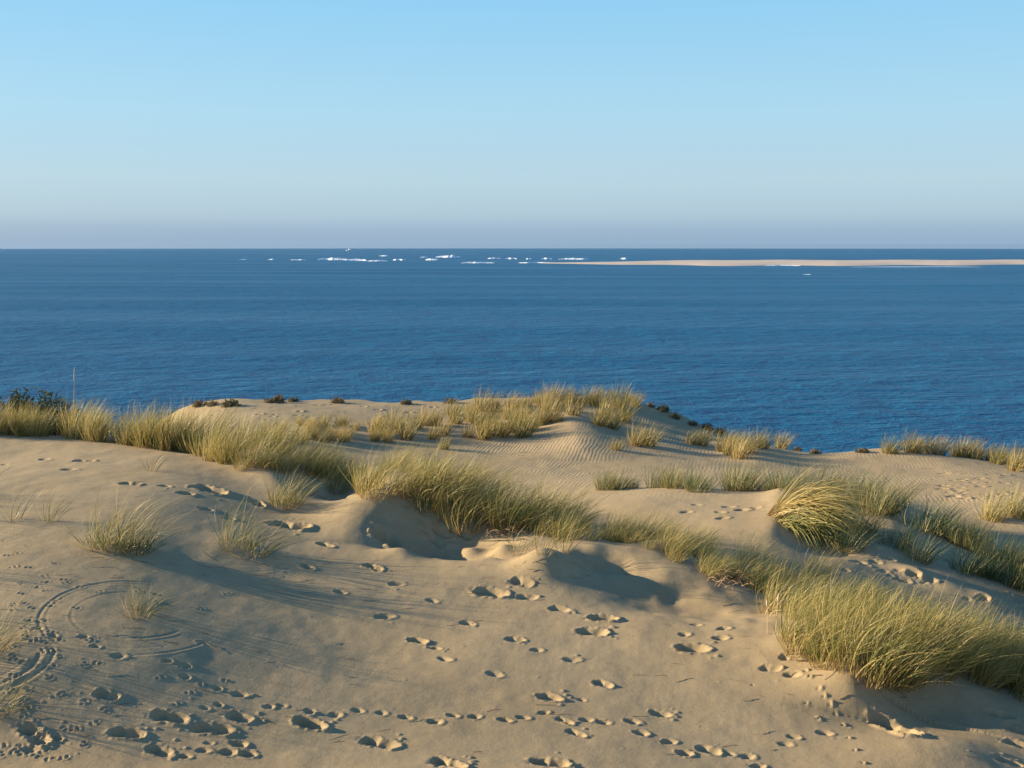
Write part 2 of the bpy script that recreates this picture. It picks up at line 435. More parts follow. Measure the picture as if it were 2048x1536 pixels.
def stamp(u, v, wpx, ratio=0.72, ang=None, depth=0.20, rim=0.24, crumbs=0):
    p = hit(u, v)
    A = 0.5 * wpx * p[1] / FPX * 0.96; B = A * ratio
    if ang is None: ang = random.uniform(-0.5, 0.15)
    D = depth * 2 * A
    R = max(A, B) * 2.4
    sl = window(p[0], p[1], R)
    x, y = GX[sl] - p[0], GY[sl] - p[1]
    c, s = math.cos(ang), math.sin(ang)
    a, b = x * c + y * s, -x * s + y * c
    a = a + 0.18 * A * fbm(x / A * 1.3 + u, y / A * 1.3 + v, 2); b = b + 0.18 * A * fbm(x / A * 1.3 + v, y / A * 1.3 + u, 2)
    a = a + 0.10 * A * fbm(x / A * 4 + v, y / A * 4 + u, 2)
    r = np.sqrt((a / A) ** 2 + (b / B) ** 2)
    if wpx > 44:                                # heel and sole, with a bridge of sand between them
        q = random.uniform(0.30, 0.5); sh = random.uniform(-0.2, 0.2)
        r1 = np.sqrt(((a + q * A) / (0.58 * A)) ** 2 + ((b + sh * B) / (0.95 * B)) ** 2)
        r2 = np.sqrt(((a - q * A) / (0.66 * A)) ** 2 + ((b - sh * B) / (0.85 * B)) ** 2)
        r = -np.log(np.exp(-5 * r1) + np.exp(-5 * r2)) / 5
    D = D * random.uniform(0.7, 1.15)
    tilt = 1 - 0.35 * np.clip(a / A, -1, 1)
    pit = -D * (1 - sstep(0.30, 1.05, r)) * tilt
    lip = rim * D * np.exp(-((r - 1.18) / 0.22) ** 2) * (0.55 + 0.45 * np.clip(a / A, -1, 1) + 0.9 * fbm(x / A * 2, y / A * 2 + u, 2) + 0.9 * fbm(x / A * 7, y / A * 7 + u, 2))
    GZ[sl] += pit + lip
    for k in range(crumbs):
        t = random.gauss(0.0, 0.6); rr = random.uniform(1.1, 1.6)
        cx, cy = p[0] + A * rr * math.cos(t), p[1] + A * rr * math.sin(t) - 0.1 * A
        clod(cx, cy, random.uniform(0.008, 0.022))

def clod(cx, cy, rad):
    sl = window(cx, cy, rad * 2.5)
    x, y = GX[sl] - cx, GY[sl] - cy
    GZ[sl] += rad * 0.6 * np.exp(-((x * x + y * y) / rad ** 2) ** 1.5)

BIG = [(338,1435,85),(478,1435,72),(253,1466,82),(318,1503,74),(68,1469,84),(619,1448,84),(759,1486,84),(896,1527,84),(1098,1526,86),(1098,1394,62),
       (1183,1264,72),(1118,1218,52),(1320,1428,52),(578,1052,88),(417,979,86),(978,1185,84),(1382,1298,78),(1997,1428,62),(2028,1459,54),(2034,1488,62),(2014,1522,62)]
for u, v, w in BIG: stamp(u, v, w, 0.52, random.uniform(-0.6, -0.15), 0.19, 0.26, 6)
for u, v, w, a in ((787,1088,125,-0.75),(746,1134,52,-0.8),(1204,1237,66,-0.35),(1128,1442,46,-0.75),(1152,1466,48,-0.75),(835,1281,52,-0.6),(889,1318,38,-0.6),
                   (872,1297,30,-0.5),(1789,1459,112,-0.75),(650,1090,46,-0.6),(615,1134,42,-0.6),(516,1008,46,-0.6),(886,1066,56,-0.7),(926,1070,50,-0.9),(875,1085,46,-0.6)):
    stamp(u, v, w, 0.48, a, 0.20, 0.30, 2)
MED = [(424,1459,80),(212,1390,58),(478,1389,38),(61,1500,42),(1043,1165,50),(1053,1194,46),(1029,1279,46),(934,1247,38),(768,1233,44),(988,1348,40),(1204,1368,46),
       (1142,1319,42),(1539,1337,48),(1584,1349,42),(1580,1315,46),(1416,1500,56),(1649,1466,38),(1440,1276,36),(792,1168,38),(680,1184,34),(864,1201,30),
       (410,1018,36),(458,1037,30),(372,987,40),(260,967,45),(328,972,30),(167,922,46),(89,919,32),(137,939,36),(10,929,24),(236,1312,38),(1072,1300,30)]
for u, v, w in MED: stamp(u, v, w, 0.62, random.uniform(-0.6, 0.1), 0.17, 0.25, 1)
SMALL = [(113,1476,34),(369,1513,34),(434,1377,26),(371,1354,26),(371,1332,28),(335,1322,26),(191,1293,24),(167,1274,26),(106,1271,26),(75,1257,26),(410,1416,26),
         (437,1409,26),(537,1414,28),(564,1411,26),(619,1423,30),(670,1430,32),(407,1501,36),(478,1489,40),(455,1505,42),(496,1509,40),(417,1486,26),(715,1421,30),
         (763,1426,27),(811,1435,34),(869,1443,37),(906,1431,31),(949,1433,30),(1009,1440,36),(1045,1435,33),(1087,1426,30),(1173,1440,34),(1207,1445,32),(1265,1443,37),
         (1282,1466,37),(1337,1484,36),(1368,1507,40),(1457,1507,32),(1495,1513,36),(1515,1533,36),(1587,1474,32),(1570,1488,34),(1368,1269,26),(1447,1257,30),(1392,1250,26),
         (1163,1400,22),(1505,1370,10),(1440,1024,26),(1457,1014,30),(1485,1020,34),(1510,1016,28),(1372,1024,28),(1393,1010,26),(1445,1036,30),(1718,1124,32),(1750,1124,30),(1776,1116,32),
         (1830,1146,30),(1860,1160,34),(1930,1170,38),(1810,1162,28),(1965,1195,34),(2030,1200,36),(1890,1120,26),(1690,1140,26)]
for u, v, w in SMALL: stamp(u, v, w, random.uniform(0.55, 0.85), random.uniform(-0.6, 0.2), 0.19, 0.3)
for zx, zy in ((1015,1360),(990,1285),(945,1220),(915,1165),(875,1115),(845,1070),(790,1000),(770,970),(1055,1430),(1105,1505),(845,1248),(770,1155)):
    u, v = 1348 + zx * 0.3418, 1011 + zy * 0.3418
    stamp(u, v, 10, 0.8, 0, 0.3, 0.8, 2)
# the trampled slope at the far right and on the second rise
for k in range(46):
    stamp(random.uniform(1880, 2040), random.uniform(945, 1000), random.uniform(14, 30), 0.6, -0.4, 0.15, 0.5)
for k in range(20):
    u = random.uniform(1700, 2048); stamp(u, 1125 + (u - 1700) * 0.24 + random.uniform(-14, 20), random.uniform(16, 34), 0.6, None, 0.17, 0.4, 1)
for k in range(70):                                             # pocked far plateau on the left
    stamp(random.uniform(420, 960), random.uniform(808, 850), random.uniform(8, 18), 0.8, 0, 0.16, 0.8)
# bird tracks on the left: three little toes and a heel each
for k in range(120):
    if random.random() < 0.75: u, v = random.gauss(70, 55), random.uniform(1075, 1530)
    else: u, v = random.uniform(0, 480), random.uniform(1180, 1500)
    if not 0 < u < 640: continue
    p = hit(u, v); h = random.uniform(0, 6.28)
    for da, dr in ((-0.6, 0.03), (0, 0.036), (0.6, 0.03), (math.pi, 0.02)):
        cx, cy = p[0] + dr * math.cos(h + da), p[1] + dr * math.sin(h + da)
        sl = window(cx, cy, 0.05)
        x, y = GX[sl] - cx, GY[sl] - cy
        q = (x * x + y * y) / 0.014 ** 2
        GZ[sl] += -0.010 * np.exp(-q) + 0.004 * np.exp(-(np.sqrt(q) - 1.7) ** 2 * 3)
# crumbs scattered by the wind and by feet
for k in range(150):
    u, v = random.uniform(0, 2040), random.uniform(1150, 1530)
    if random.random() < 0.5: u = random.gauss(90, 70)
    p = hit(u, v) if 0 < u < 2048 else None
    if p is not None: clod(p[0], p[1], random.uniform(0.005, 0.012))

def ring(u, v, rad, a0, a1, depth=0.014, w=0.022):
    """groove scratched round a tuft by its wind-swung blades"""
    p = hit(u, v); sl = window(p[0], p[1], rad * 1.5)
    x, y = GX[sl] - p[0], GY[sl] - p[1]
    r = np.hypot(x, y); a = np.degrees(np.arctan2(y, x)) % 360
    fade = sstep(0, 18, (a - a0) % 360) * sstep(0, 18, (a1 - a) % 360) * (((a - a0) % 360) < ((a1 - a0) % 360))
    rr = r - rad * (1 + 0.02 * vnoise(a / 25, a * 0 + rad * 9))
    depth = depth * 0.4
    GZ[sl] += fade * (-depth * np.exp(-(rr / w) ** 2) + 0.6 * depth * np.exp(-((rr - 1.9 * w) / w) ** 2))
ring(268,1228,0.90,95,345,0.012,0.014); ring(268,1228,0.60,100,250,0.007,0.012); ring(268,1228,0.56,275,345,0.018,0.018); ring(268,1228,0.84,70,250,0.006,0.012); ring(268,1228,0.76,230,320,0.006,0.012)
ring(-20,1322,0.54,290,40,0.016,0.018); ring(-20,1322,0.42,280,30,0.024,0.024); ring(-20,1322,0.30,270,20,0.008,0.014)
ring(485,1100,0.62,220,330,0.007,0.013); ring(485,1100,0.45,200,320,0.008,0.013)

nr, nc = GX.shape
idx = np.arange(nr * nc).reshape(nr, nc)
F = np.stack([idx[:-1, :-1], idx[:-1, 1:], idx[1:, 1:], idx[1:, :-1]], -1).reshape(-1, 4)
ground = link('dune_ground', quad_mesh('dune_ground', np.stack([GX, GY, GZ + EYE], -1).reshape(-1, 3), F), M_sand)
tag(ground, 'pale tan dune sand with footprints, hollows and crests', None, None, 'structure')

def ground_z(x, y):
    """height of the finished ground mesh"""
    j = int(np.clip(np.searchsorted(ys, y) - 1, 0, nr - 2)); ty = (y - ys[j]) / (ys[j + 1] - ys[j])
    out = 0
    for jj, w in ((j, 1 - ty), (j + 1, ty)):
        out += w * np.interp(x, GX[jj], GZ[jj])
    return float(out) + EYE

# ------------------------------------------------------------------ sea
RE = 7.43e6                                   # earth radius with refraction
def sea_drop(d): return -d * d / (2 * RE)
def make_sea():
    m, n, l = mat_new('sea_water')
    o = n.new('ShaderNodeOutputMaterial'); b = n.new('ShaderNodeBsdfPrincipled')
    b.inputs['IOR'].default_value = 1.333; b.inputs['Specular IOR Level'].default_value = 0.13
    geo = n.new('ShaderNodeNewGeometry')
    def noise(scale, stretch, det=3.0, rough=0.55, rot=0.15):
        mp = n.new('ShaderNodeMapping'); mp.inputs['Scale'].default_value = (scale / stretch, scale, scale); mp.inputs['Rotation'].default_value = (0, 0, rot)
        t = n.new('ShaderNodeTexNoise'); t.inputs['Scale'].default_value = 1.0
        t.inputs['Detail'].default_value = det; t.inputs['Roughness'].default_value = rough
        l.new(geo.outputs['Position'], mp.inputs['Vector']); l.new(mp.outputs[0], t.inputs['Vector']); return t
    wave = noise(0.16, 2.2, 4, 0.65); swell = noise(0.05, 1.7, 6, 0.68, 0.05); patch = noise(0.009, 7.0, 5, 0.6, 0.02); large = noise(0.0011, 3.0, 3, 0.5, 0.0)
    cr = n.new('ShaderNodeValToRGB')
    cr.color_ramp.elements[0].position = 0.3; cr.color_ramp.elements[0].color = (0.002, 0.086, 0.186, 1)
    cr.color_ramp.elements[1].position = 0.7; cr.color_ramp.elements[1].color = (0.004, 0.110, 0.222, 1)
    l.new(large.outputs['Fac'], cr.inputs[0]); l.new(cr.outputs[0], b.inputs['Base Color'])
    rr = n.new('ShaderNodeMapRange'); rr.inputs['From Min'].default_value = 0.35; rr.inputs['From Max'].default_value = 0.65
    rr.inputs['To Min'].default_value = 0.42; rr.inputs['To Max'].default_value = 0.32
    l.new(patch.outputs['Fac'], rr.inputs['Value']); l.new(rr.outputs[0], b.inputs['Roughness'])
    st = n.new('ShaderNodeMapRange'); st.inputs['From Min'].default_value = 0.35; st.inputs['From Max'].default_value = 0.68
    st.inputs['To Min'].default_value = 1.0; st.inputs['To Max'].default_value = 0.45
    l.new(patch.outputs['Fac'], st.inputs['Value'])
    b1 = n.new('ShaderNodeBump'); b1.inputs['Distance'].default_value = 3.2
    l.new(wave.outputs['Fac'], b1.inputs['Height']); l.new(st.outputs[0], b1.inputs['Strength'])
    b2 = n.new('ShaderNodeBump'); b2.inputs['Distance'].default_value = 9.0; b2.inputs['Strength'].default_value = 0.9
    l.new(swell.outputs['Fac'], b2.inputs['Height']); l.new(b1.outputs[0], b2.inputs['Normal'])
    l.new(b2.outputs[0], b.inputs['Normal'])
    l.new(b.outputs[0], o.inputs['Surface'])
    return m
M_sea = make_sea()
rad = np.geomspace(60, 30000, 150); ang = np.radians(np.linspace(-5, 185, 160))
RR, AA = np.meshgrid(rad, ang, indexing='ij')
SV = np.stack([RR * np.cos(AA), RR * np.sin(AA), sea_drop(RR)], -1).reshape(-1, 3)
i2 = np.arange(RR.size).reshape(RR.shape)
SF = np.stack([i2[:-1, :-1], i2[1:, :-1], i2[1:, 1:], i2[:-1, 1:]], -1).reshape(-1, 4)
sea = link('sea', quad_mesh('sea', SV, SF), M_sea)
tag(sea, 'deep blue sea stretching to the horizon', None, None, 'structure')

def sea_at(u, v):
    d = ray(u, v); d = d / math.hypot(d[0], d[1])
    lo, hi = 100.0, 27000.0
    for _ in range(60):                       # the nearer root
        mid = 0.5 * (lo + hi)
        if EYE + d[2] * mid > sea_drop(mid): lo = mid
        else: hi = mid
    return np.array([d[0] * lo, d[1] * lo, sea_drop(lo)]), lo

# ---- sandbank off the coast
def make_bank():
    us = np.linspace(1085, 2500, 180)
    V = []; NB = 12
    for u in us:
        f = min(1.0, (u - 1085) / 330)
        vn = 526.5 + 5.0 * f ** 0.8 + 0.8 * math.sin(u / 37) * f - 1.6 * sstep(1650, 2048, u)
        near, dn = sea_at(u, vn)
        width = 60 + 900 * f
        d = near[:2] / dn
        for k in range(NB):
            t = k / (NB - 1)
            hgt = (2.0 + 4.0 * f) * (math.sin(math.pi * min(1, t ** 0.7)) ** 0.6) * (1 + 0.18 * float(vnoise(np.array(u / 22.0), np.array(t * 3.0)))) - 0.35
            q = d * (dn + width * t)
            V.append((q[0], q[1], sea_drop(dn + width * t) + (hgt if 0 < k < NB - 1 else -1.0)))
    V = np.array(V); n = len(us)
    ii = np.arange(n * NB).reshape(n, NB)
    F = np.stack([ii[:-1, :-1], ii[1:, :-1], ii[1:, 1:], ii[:-1, 1:]], -1).reshape(-1, 4)
    return quad_mesh('sandbank', V, F)
M_bank = simple_mat('sandbank_sand', (0.56, 0.44, 0.33), 0.9, 0.08, 0.02)
bank = link('sandbank', make_bank(), M_bank)
tag(bank, 'long low pale sandbank far out in the sea', None, None, 'structure')

# ---- breaking waves round the bank
M_foam = simple_mat('foam', (0.86, 0.88, 0.88), 0.8, 0.06, 0.3)
def breaker(u0, u1, v, h, label, thin=False):
    p0, d0 = sea_at(u0, v); p1, d1 = sea_at(u1, v)
    n = max(12, int((u1 - u0) * 0.9)); V = []; K = 7
    for i in range(n + 1):
        t = i / n; q = p0 + (p1 - p0) * t
        e = math.sin(math.pi * t) ** 0.5 if 0 < t < 1 else 0.0
        rag = 0.5 + 0.4 * abs(2 * float(fbm(np.array(t * (u1 - u0) / 5 + u0), np.array(v * 1.7), 2)))
        hh = 1.15 * h * (0.12 + e * rag); back = 4 + 22 * e * (0.3 if thin else 1.0)
        yo = 30 * float(vnoise(np.array(t * 4 + u0), np.array(v)))
        for k in range(K):
            s = k / (K - 1)
            prof = (0, 0.75, 1.0, 0.7, 0.4, 0.18, 0)[k]
            V.append((q[0], q[1] + yo + back * s * 2 - 4, q[2] + hh * prof - (0.3 if k in (0, K - 1) else 0)))
    ii = np.arange((n + 1) * K).reshape(n + 1, K)
    F = np.stack([ii[:-1, :-1], ii[1:, :-1], ii[1:, 1:], ii[:-1, 1:]], -1).reshape(-1, 4)
    o = link('breaking_wave', quad_mesh('breaking_wave', np.array(V), F, True), M_foam)
    return tag(o, label, 'wave', 'white waves breaking over the shoal')
BR = [(636,700,520,7.0,'longest white breaker of the shoal, at its left, with a ragged crest'),
      (690,735,521.5,6.5,'white breaker just right of the longest one at the left of the shoal'),
      (735,775,522.5,3.5,'thin low breaker trailing right from the longest breaker of the shoal'),
      (757,778,512.5,4.5,'short farther white breaker above the long left breakers'),
      (785,812,520.5,4.5,'short white breaker between the left breakers and the middle ones'),
      (840,855,515.5,5.5,'small white breaker just left of the tallest straight breaker'),
      (871,922,515,9.0,'tallest straight white breaker in the middle of the shoal'),
      (850,878,520.5,5.5,'white breaker just below the tallest straight breaker'),
      (922,990,526.5,3.5,'long thin breaker nearest the shore in the middle of the shoal'),
      (975,1002,517.5,4.5,'first white breaker right of the tallest straight one'),
      (1010,1034,518,5.0,'second white breaker right of the tallest straight one'),
      (1052,1064,518.5,4.0,'tiny white breaker right of the middle of the shoal'),
      (1082,1104,518.5,5.0,'white breaker beyond the left tip of the sandbank'),
      (1116,1180,519,5.0,'long white breaker behind the left part of the sandbank'),
      (1036,1110,526,2.5,'thin foam line running into the left tip of the sandbank'),
      (1240,1256,518.5,5.0,'small white breaker behind the sandbank, rightmost of the breakers'),
      (1470,1490,529.5,2.2,'small foam patch at the near edge of the sandbank, left one'),
      (1528,1600,531.5,2.0,'foam streak along the near edge of the sandbank, middle one'),
      (1700,1960,534.0,0.8,'long faint foam streak off the near edge of the sandbank'),
      (1608,1624,549,0.35,'lone whitecap in open water in front of the sandbank'),
      (535,548,519.5,3.0,'lone small whitecap left of the shoal'),
      (580,612,520,2.0,'faint thin whitecap between the lone left whitecap and the longest breaker'),
      (478,492,519.5,1.6,'faintest whitecap, farthest left of the shoal')]
for r in BR: breaker(*r, thin=r[2] > 525)

# ---- a small white vessel on the horizon and a red buoy
def box_bm(sx, sy, sz, cx, cy, cz, taper=1.0):
    V = [(cx + a * sx / 2 * (taper if c < 0 else 1), cy + b * sy / 2 * (taper if c < 0 else 1), cz + c * sz / 2) for c in (-1, 1) for b in (-1, 1) for a in (-1, 1)]
    return V, [(0,2,3,1),(4,5,7,6),(0,1,5,4),(2,6,7,3),(0,4,6,2),(1,3,7,5)]
def box_obj(name, dims, c, mat, parent, taper=1.0):
    V, F = box_bm(*dims, *c, taper)
    return link(name, quad_mesh(name, np.array(V), np.array(F), False), mat, parent)
M_white = simple_mat('white_paint', (0.8, 0.8, 0.79), 0.5, 0.05, 1)
M_red = simple_mat('red_paint', (0.5, 0.06, 0.04), 0.5, 0.1, 1)
pb, db = sea_at(698, 501.5)
boat = link('fishing_boat', None); boat.location = pb; boat.scale = (2.0, 2.0, 2.0); boat.rotation_euler = (0, 0, 0.7)
tag(boat, 'tiny white boat on the horizon left of centre', 'boat')
prof = [(-14, 3.0, 3.2), (-10, 3.6, 3.0), (0, 3.8, 3.2), (9, 3.0, 4.2), (14, 0.3, 5.4)]
HV = []
for x, w, dk in prof: HV += [(x, -w, dk), (x, -w * 0.6, -0.5), (x, w * 0.6, -0.5), (x, w, dk)]
HF = []
for i in range(len(prof) - 1):
    for k in range(4): HF.append((i * 4 + k, i * 4 + (k + 1) % 4, i * 4 + 4 + (k + 1) % 4, i * 4 + 4 + k))
HF += [(0, 1, 2, 3), (16, 19, 18, 17)]
link('hull', quad_mesh('hull', np.array(HV, float), np.array(HF), False), M_white, boat)
cabin = box_obj('cabin', (8, 4.5, 5), (3, 0, 6.0), M_white, boat)
box_obj('window', (6.0, 4.6, 0.5), (3, 0, 7.2), simple_mat('dark_glass', (0.02, 0.025, 0.03), 0.2), cabin)
box_obj('mast', (0.5, 0.5, 7), (1, 0, 12), M_white, boat)
pb2, _ = sea_at(1981, 507)
buoy = link('channel_buoy', None); buoy.location = pb2
tag(buoy, 'tiny red buoy near the horizon at far right', 'buoy')
def lathe(name, prof, mat, parent, n=12):
    V = []; F = []
    for r, z in prof:
        for k in range(n): V.append((r * math.cos(2 * math.pi * k / n), r * math.sin(2 * math.pi * k / n), z))
    for i in range(len(prof) - 1):
        for k in range(n): F.append((i * n + k, i * n + (k + 1) % n, (i + 1) * n + (k + 1) % n, (i + 1) * n + k))
    return link(name, quad_mesh(name, np.array(V), np.array(F)), mat, parent)
lathe('float', [(0.1, -1), (2.2, -0.6), (2.4, 0.8), (0.6, 1.6)], M_red, buoy)
lathe('tower', [(0.9, 1.4), (0.7, 6.0), (0.2, 6.4)], M_red, buoy)
lathe('topmark', [(0.15, 6.3), (1.0, 6.8), (1.0, 8.6), (0.1, 8.7)], M_red, buoy)

# ------------------------------------------------------------------ grass
WIND = np.array([0.985, -0.17, 0.0])
def tuft_mesh(name, seed, n, height, spread, bend, width, segs=6, splay=0.35, wind=WIND, hvar=0.35, lean=0.15, flop=0.0, ex=1.0, mess=1.0):
    r = np.random.default_rng(seed)
    a = r.uniform(0, 2 * np.pi, n); q = np.sqrt(r.random(n)) * spread
    base = np.stack([q * np.cos(a) * ex, q * np.sin(a), -0.04 + 0 * a], 1)
    out = np.stack([np.cos(a), np.sin(a), 0 * a], 1)
    L = height * (1 - hvar * r.random(n) ** 1.3) * 1.12
    sp = splay * (q / max(spread, 1e-3)) * r.uniform(0.3, 1.3, n)
    jit = r.normal(0, 0.22, (n, 3)) * mess; jit[:, 2] = 0
    d0 = np.array([0, 0, 1.0]) + out * sp[:, None] + wind * lean + jit
    d0 /= np.linalg.norm(d0, axis=1)[:, None]
    bb = bend * r.uniform(0.45, 1.5, n)
    fl = flop * r.uniform(0.2, 1.6, n)
    wd = wind + mess * r.normal(0, 0.36, (n, 3)) * np.array([1, 1, 0.2])
    pos = base.copy(); P = [pos.copy()]; d = d0.copy(); DD = [d.copy()]
    for k in range(segs):
        t = (k + 1) / segs
        d = d + (wd * (bb * t)[:, None] + np.array([0, 0, -1.0]) * (fl * t)[:, None]) * (1.6 / segs)
        d /= np.linalg.norm(d, axis=1)[:, None]
        pos = pos + d * (L / segs)[:, None]
        P.append(pos.copy()); DD.append(d.copy())
    P = np.stack(P, 1); DD = np.stack(DD, 1)
    sd = r.uniform(0, 2 * np.pi, n); sv = np.stack([np.cos(sd), np.sin(sd), 0 * sd], 1)[:, None]
    side = np.cross(DD, np.broadcast_to(sv, DD.shape)); side /= (np.linalg.norm(side, axis=2, keepdims=True) + 1e-6)
    ts = np.linspace(0, 1, segs + 1)
    wpro = width * 0.5 * np.clip(1.05 - ts ** 1.8, 0.06, 1)[None, :, None] * r.uniform(0.6, 1.3, n)[:, None, None]
    V = np.stack([P - side * wpro, P + side * wpro], 2).reshape(-1, 3)
    m = 2 * (segs + 1)
    b0 = (np.arange(n) * m)[:, None] + (np.arange(segs) * 2)[None]
    F = np.stack([b0, b0 + 1, b0 + 3, b0 + 2], -1).reshape(-1, 4)
    me = quad_mesh(name, V, F)
    tint = np.repeat(r.random(n), m).astype(np.float32)
    along = np.tile(np.repeat(ts, 2), n).astype(np.float32)
    at = me.attributes.new('tint', 'FLOAT', 'POINT'); at.data.foreach_set('value', tint)
    at = me.attributes.new('along', 'FLOAT', 'POINT'); at.data.foreach_set('value', along)
    ARR[me.name] = (V, F, tint, along)
    return me
ARR = {}
FILL = []                        # (mesh, x, y, scale, turn) of the uncountable grass behind the front rows

def with_mat(me, m): me.materials.append(m); return me
# each kind: list of (green mesh, dry mesh)
CRESTK = [(with_mat(tuft_mesh('green_blades', 100 + k, 115, 0.86, 0.27, 0.95 + 0.2 * (k % 3), 0.0075, hvar=0.6, splay=0.5), M_green),
           with_mat(tuft_mesh('dry_blades', 200 + k, 85, 0.84, 0.29, 1.0, 0.0072, hvar=0.65, splay=0.5), M_dry)) for k in range(10)]
SKYK = [(with_mat(tuft_mesh('green_blades', 300 + k, 105, 0.92, 0.22, 0.50, 0.0105, hvar=0.6, splay=0.5), M_green),
         with_mat(tuft_mesh('dry_blades', 350 + k, 90, 0.88, 0.24, 0.50, 0.0100, hvar=0.6, splay=0.5), M_dry)) for k in range(8)]
BIGK = [(with_mat(tuft_mesh('green_blades', 400 + k, 130, 0.88, 0.26, 0.95, 0.0080, splay=0.55, flop=0.25, hvar=0.5), M_green),
         with_mat(tuft_mesh('dry_blades', 450 + k, 34, 0.90, 0.26, 0.85, 0.0080, hvar=0.5, flop=0.3, splay=0.5), M_dry)) for k in range(8)]
DEEPK = [(with_mat(tuft_mesh('green_blades', 500 + k, 150, 0.66, 0.26, 0.45, 0.0085, splay=0.7, hvar=0.5), M_deep),
          with_mat(tuft_mesh('dry_blades', 550 + k, 35, 0.62, 0.26, 0.45, 0.0085, hvar=0.5, splay=0.6), M_dry)) for k in range(6)]
FARK = [with_mat(tuft_mesh('marram_far', 600 + k, 120, 0.85, 0.20, 0.42, 0.017, segs=4, splay=0.5, hvar=0.55), M_far) for k in range(8)]
THIN = [(with_mat(tuft_mesh('green_blades', 700 + k, 55, 0.70, 0.20, 0.8, 0.0075, splay=1.1, flop=0.45, mess=1.5), M_deep),
         with_mat(tuft_mesh('dry_blades', 750 + k, 20, 1.0, 0.20, 0.9, 0.0066, hvar=0.6, flop=0.4, splay=0.9, mess=1.5), M_dry)) for k in range(5)]
LOOSE = [(with_mat(tuft_mesh('green_blades', 780 + k, 85, 0.66, 0.22, 0.7, 0.0080, splay=0.9, flop=0.35, hvar=0.6, mess=1.4), M_deep),
         with_mat(tuft_mesh('dry_blades', 790 + k, 34, 1.0, 0.20, 0.95, 0.0070, hvar=0.6, flop=0.35, splay=0.7, mess=1.4), M_dry)) for k in range(3)]
WISP = [(with_mat(tuft_mesh('green_blades', 760 + k, 14, 0.62, 0.10, 0.8, 0.0070, splay=0.6, flop=0.2), M_deep),
         with_mat(tuft_mesh('dry_blades', 770 + k, 12, 0.75, 0.10, 0.9, 0.0066, hvar=0.5, flop=0.2), M_dry)) for k in range(4)]

def place_pair(pair, x, y, s, label, group, rot=0.0, name='marram_tuft', sz=None, sink=0.02):
    e = link(name, None)
    e.location = (x, y, ground_z(x, y) - sink); e.rotation_euler = (0, 0, rot)
    e.scale = (s, s * random.choice((-1, 1)) if False else s, s * (sz or random.uniform(0.9, 1.1)))
    e.empty_display_size = 0.1
    tag(e, label, 'grass tuft', group)
    for me in pair:
        link(me.name.split('.')[0], me, None, e)
    return e

def place_far(me, x, y, s, label, group, rot=0.0, name='marram_tuft'):
    o = link(name, me); o.location = (x, y, ground_z(x, y) - 0.02); o.rotation_euler = (0, 0, rot)
    o.scale = (s, s, s * random.uniform(0.85, 1.1))
    return tag(o, label, 'grass tuft', group)

def along_line(line, n):
    P = np.array(line, float); L = np.concatenate([[0], np.cumsum(np.hypot(*np.diff(P, axis=0).T))])
    for t in (np.arange(n) + 0.5) / n:
        tt = np.clip(t + random.uniform(-0.4, 0.4) / n, 0, 1) * L[-1]
        yield np.interp(tt, L, P[:, 0]), np.interp(tt, L, P[:, 1])

def band(kinds, line, n, s, sections, kind_words, row, group, back=(0, 0), jit=0.12, fill=False):
    """a row of tufts; every stretch of the row is named by what it stands beside"""
    for u, v in along_line(line, n):
        p = hit(u, v)
        k = random.uniform(*back)
        x, y = p[0] + 0.74 * k + random.gauss(0, jit), p[1] + 0.67 * k + random.gauss(0, jit)
        where = next((w for lim, w in sections if u < lim), sections[-1][1])
        f = random.choice((0.55, 0.75, 0.85, 0.95, 1.0, 1.1, 1.25))
        size = 'small ' if f < 0.8 else ('tall ' if f > 1.05 else '')
        if fill:
            FILL.append((random.choice(kinds), x, y, (s(u) if callable(s) else s) * f, random.gauss(0, 0.45))); continue
        place_pair(random.choice(kinds), x, y, (s(u) if callable(s) else s) * f, f'{size}{kind_words} in {row} {where}'.replace(' the ', ' '), group, random.gauss(0, 0.45))

SEC_A = [(60, 'of the fringe at the left edge below the dark bush'), (130, 'of the fringe just left of the tall seed stalk'), (230, 'of the fringe just right of the tall seed stalk'),
         (330, 'of the fringe between the tall seed stalk and the far plateau'), (9999, 'of the fringe where it meets the middle band')]
GR_A = 'tufts of the upper left fringe'
sA = lambda u: float(np.interp(u, [-100, 60, 150, 190, 250, 320, 360, 420], [0.72, 0.72, 0.75, 0.98, 0.64, 0.95, 0.86, 0.68]))
lineA = [(-120,872),(0,868),(100,872),(200,882),(300,894),(400,908),(480,926)]
band(SKYK, lineA, 26, sA, SEC_A, 'golden tuft', 'front row', GR_A); band(SKYK, lineA, 24, sA, SEC_A, 'golden tuft', 'back row', GR_A, (0.4, 1.2), fill=True)
SEC_B = [(560, 'of the middle band below the sea-edge shrubs'), (690, 'of the middle band above the first shaded lip'), (800, 'of the middle band above the smooth shaded hollow'),
         (900, 'of the middle band above the pointed sand nose'), (1040, 'of the middle band above the root-fringed drop'), (1180, 'of the middle band behind the small centre mound'),
         (1320, 'of the middle band in front of the second rise'), (1430, 'of the middle band left of the great drooping tussock'), (9999, 'of the middle band at its lower right end')]
GR_B = 'tufts of the middle crest band'
sB = lambda u: float(np.interp(u, [430, 560, 700, 830, 960, 1060, 1200, 1400, 1600], [0.68, 0.64, 0.62, 0.88, 0.86, 0.66, 0.56, 0.60, 0.62]))
lineB = [(430,910),(560,940),(700,960),(830,986),(900,1012),(1000,1052),(1150,1076),(1300,1088),(1420,1142),(1530,1182),(1600,1232)]
band(CRESTK, lineB, 50, sB, SEC_B, 'bent golden tuft', 'front row', GR_B); band(CRESTK, lineB, 36, sB, SEC_B, 'bent golden tuft', 'second row', GR_B, (0.35, 0.9), fill=True)
band(CRESTK, lineB, 24, sB, SEC_B, 'bent golden tuft', 'back row', GR_B, (0.9, 2.1), fill=True)
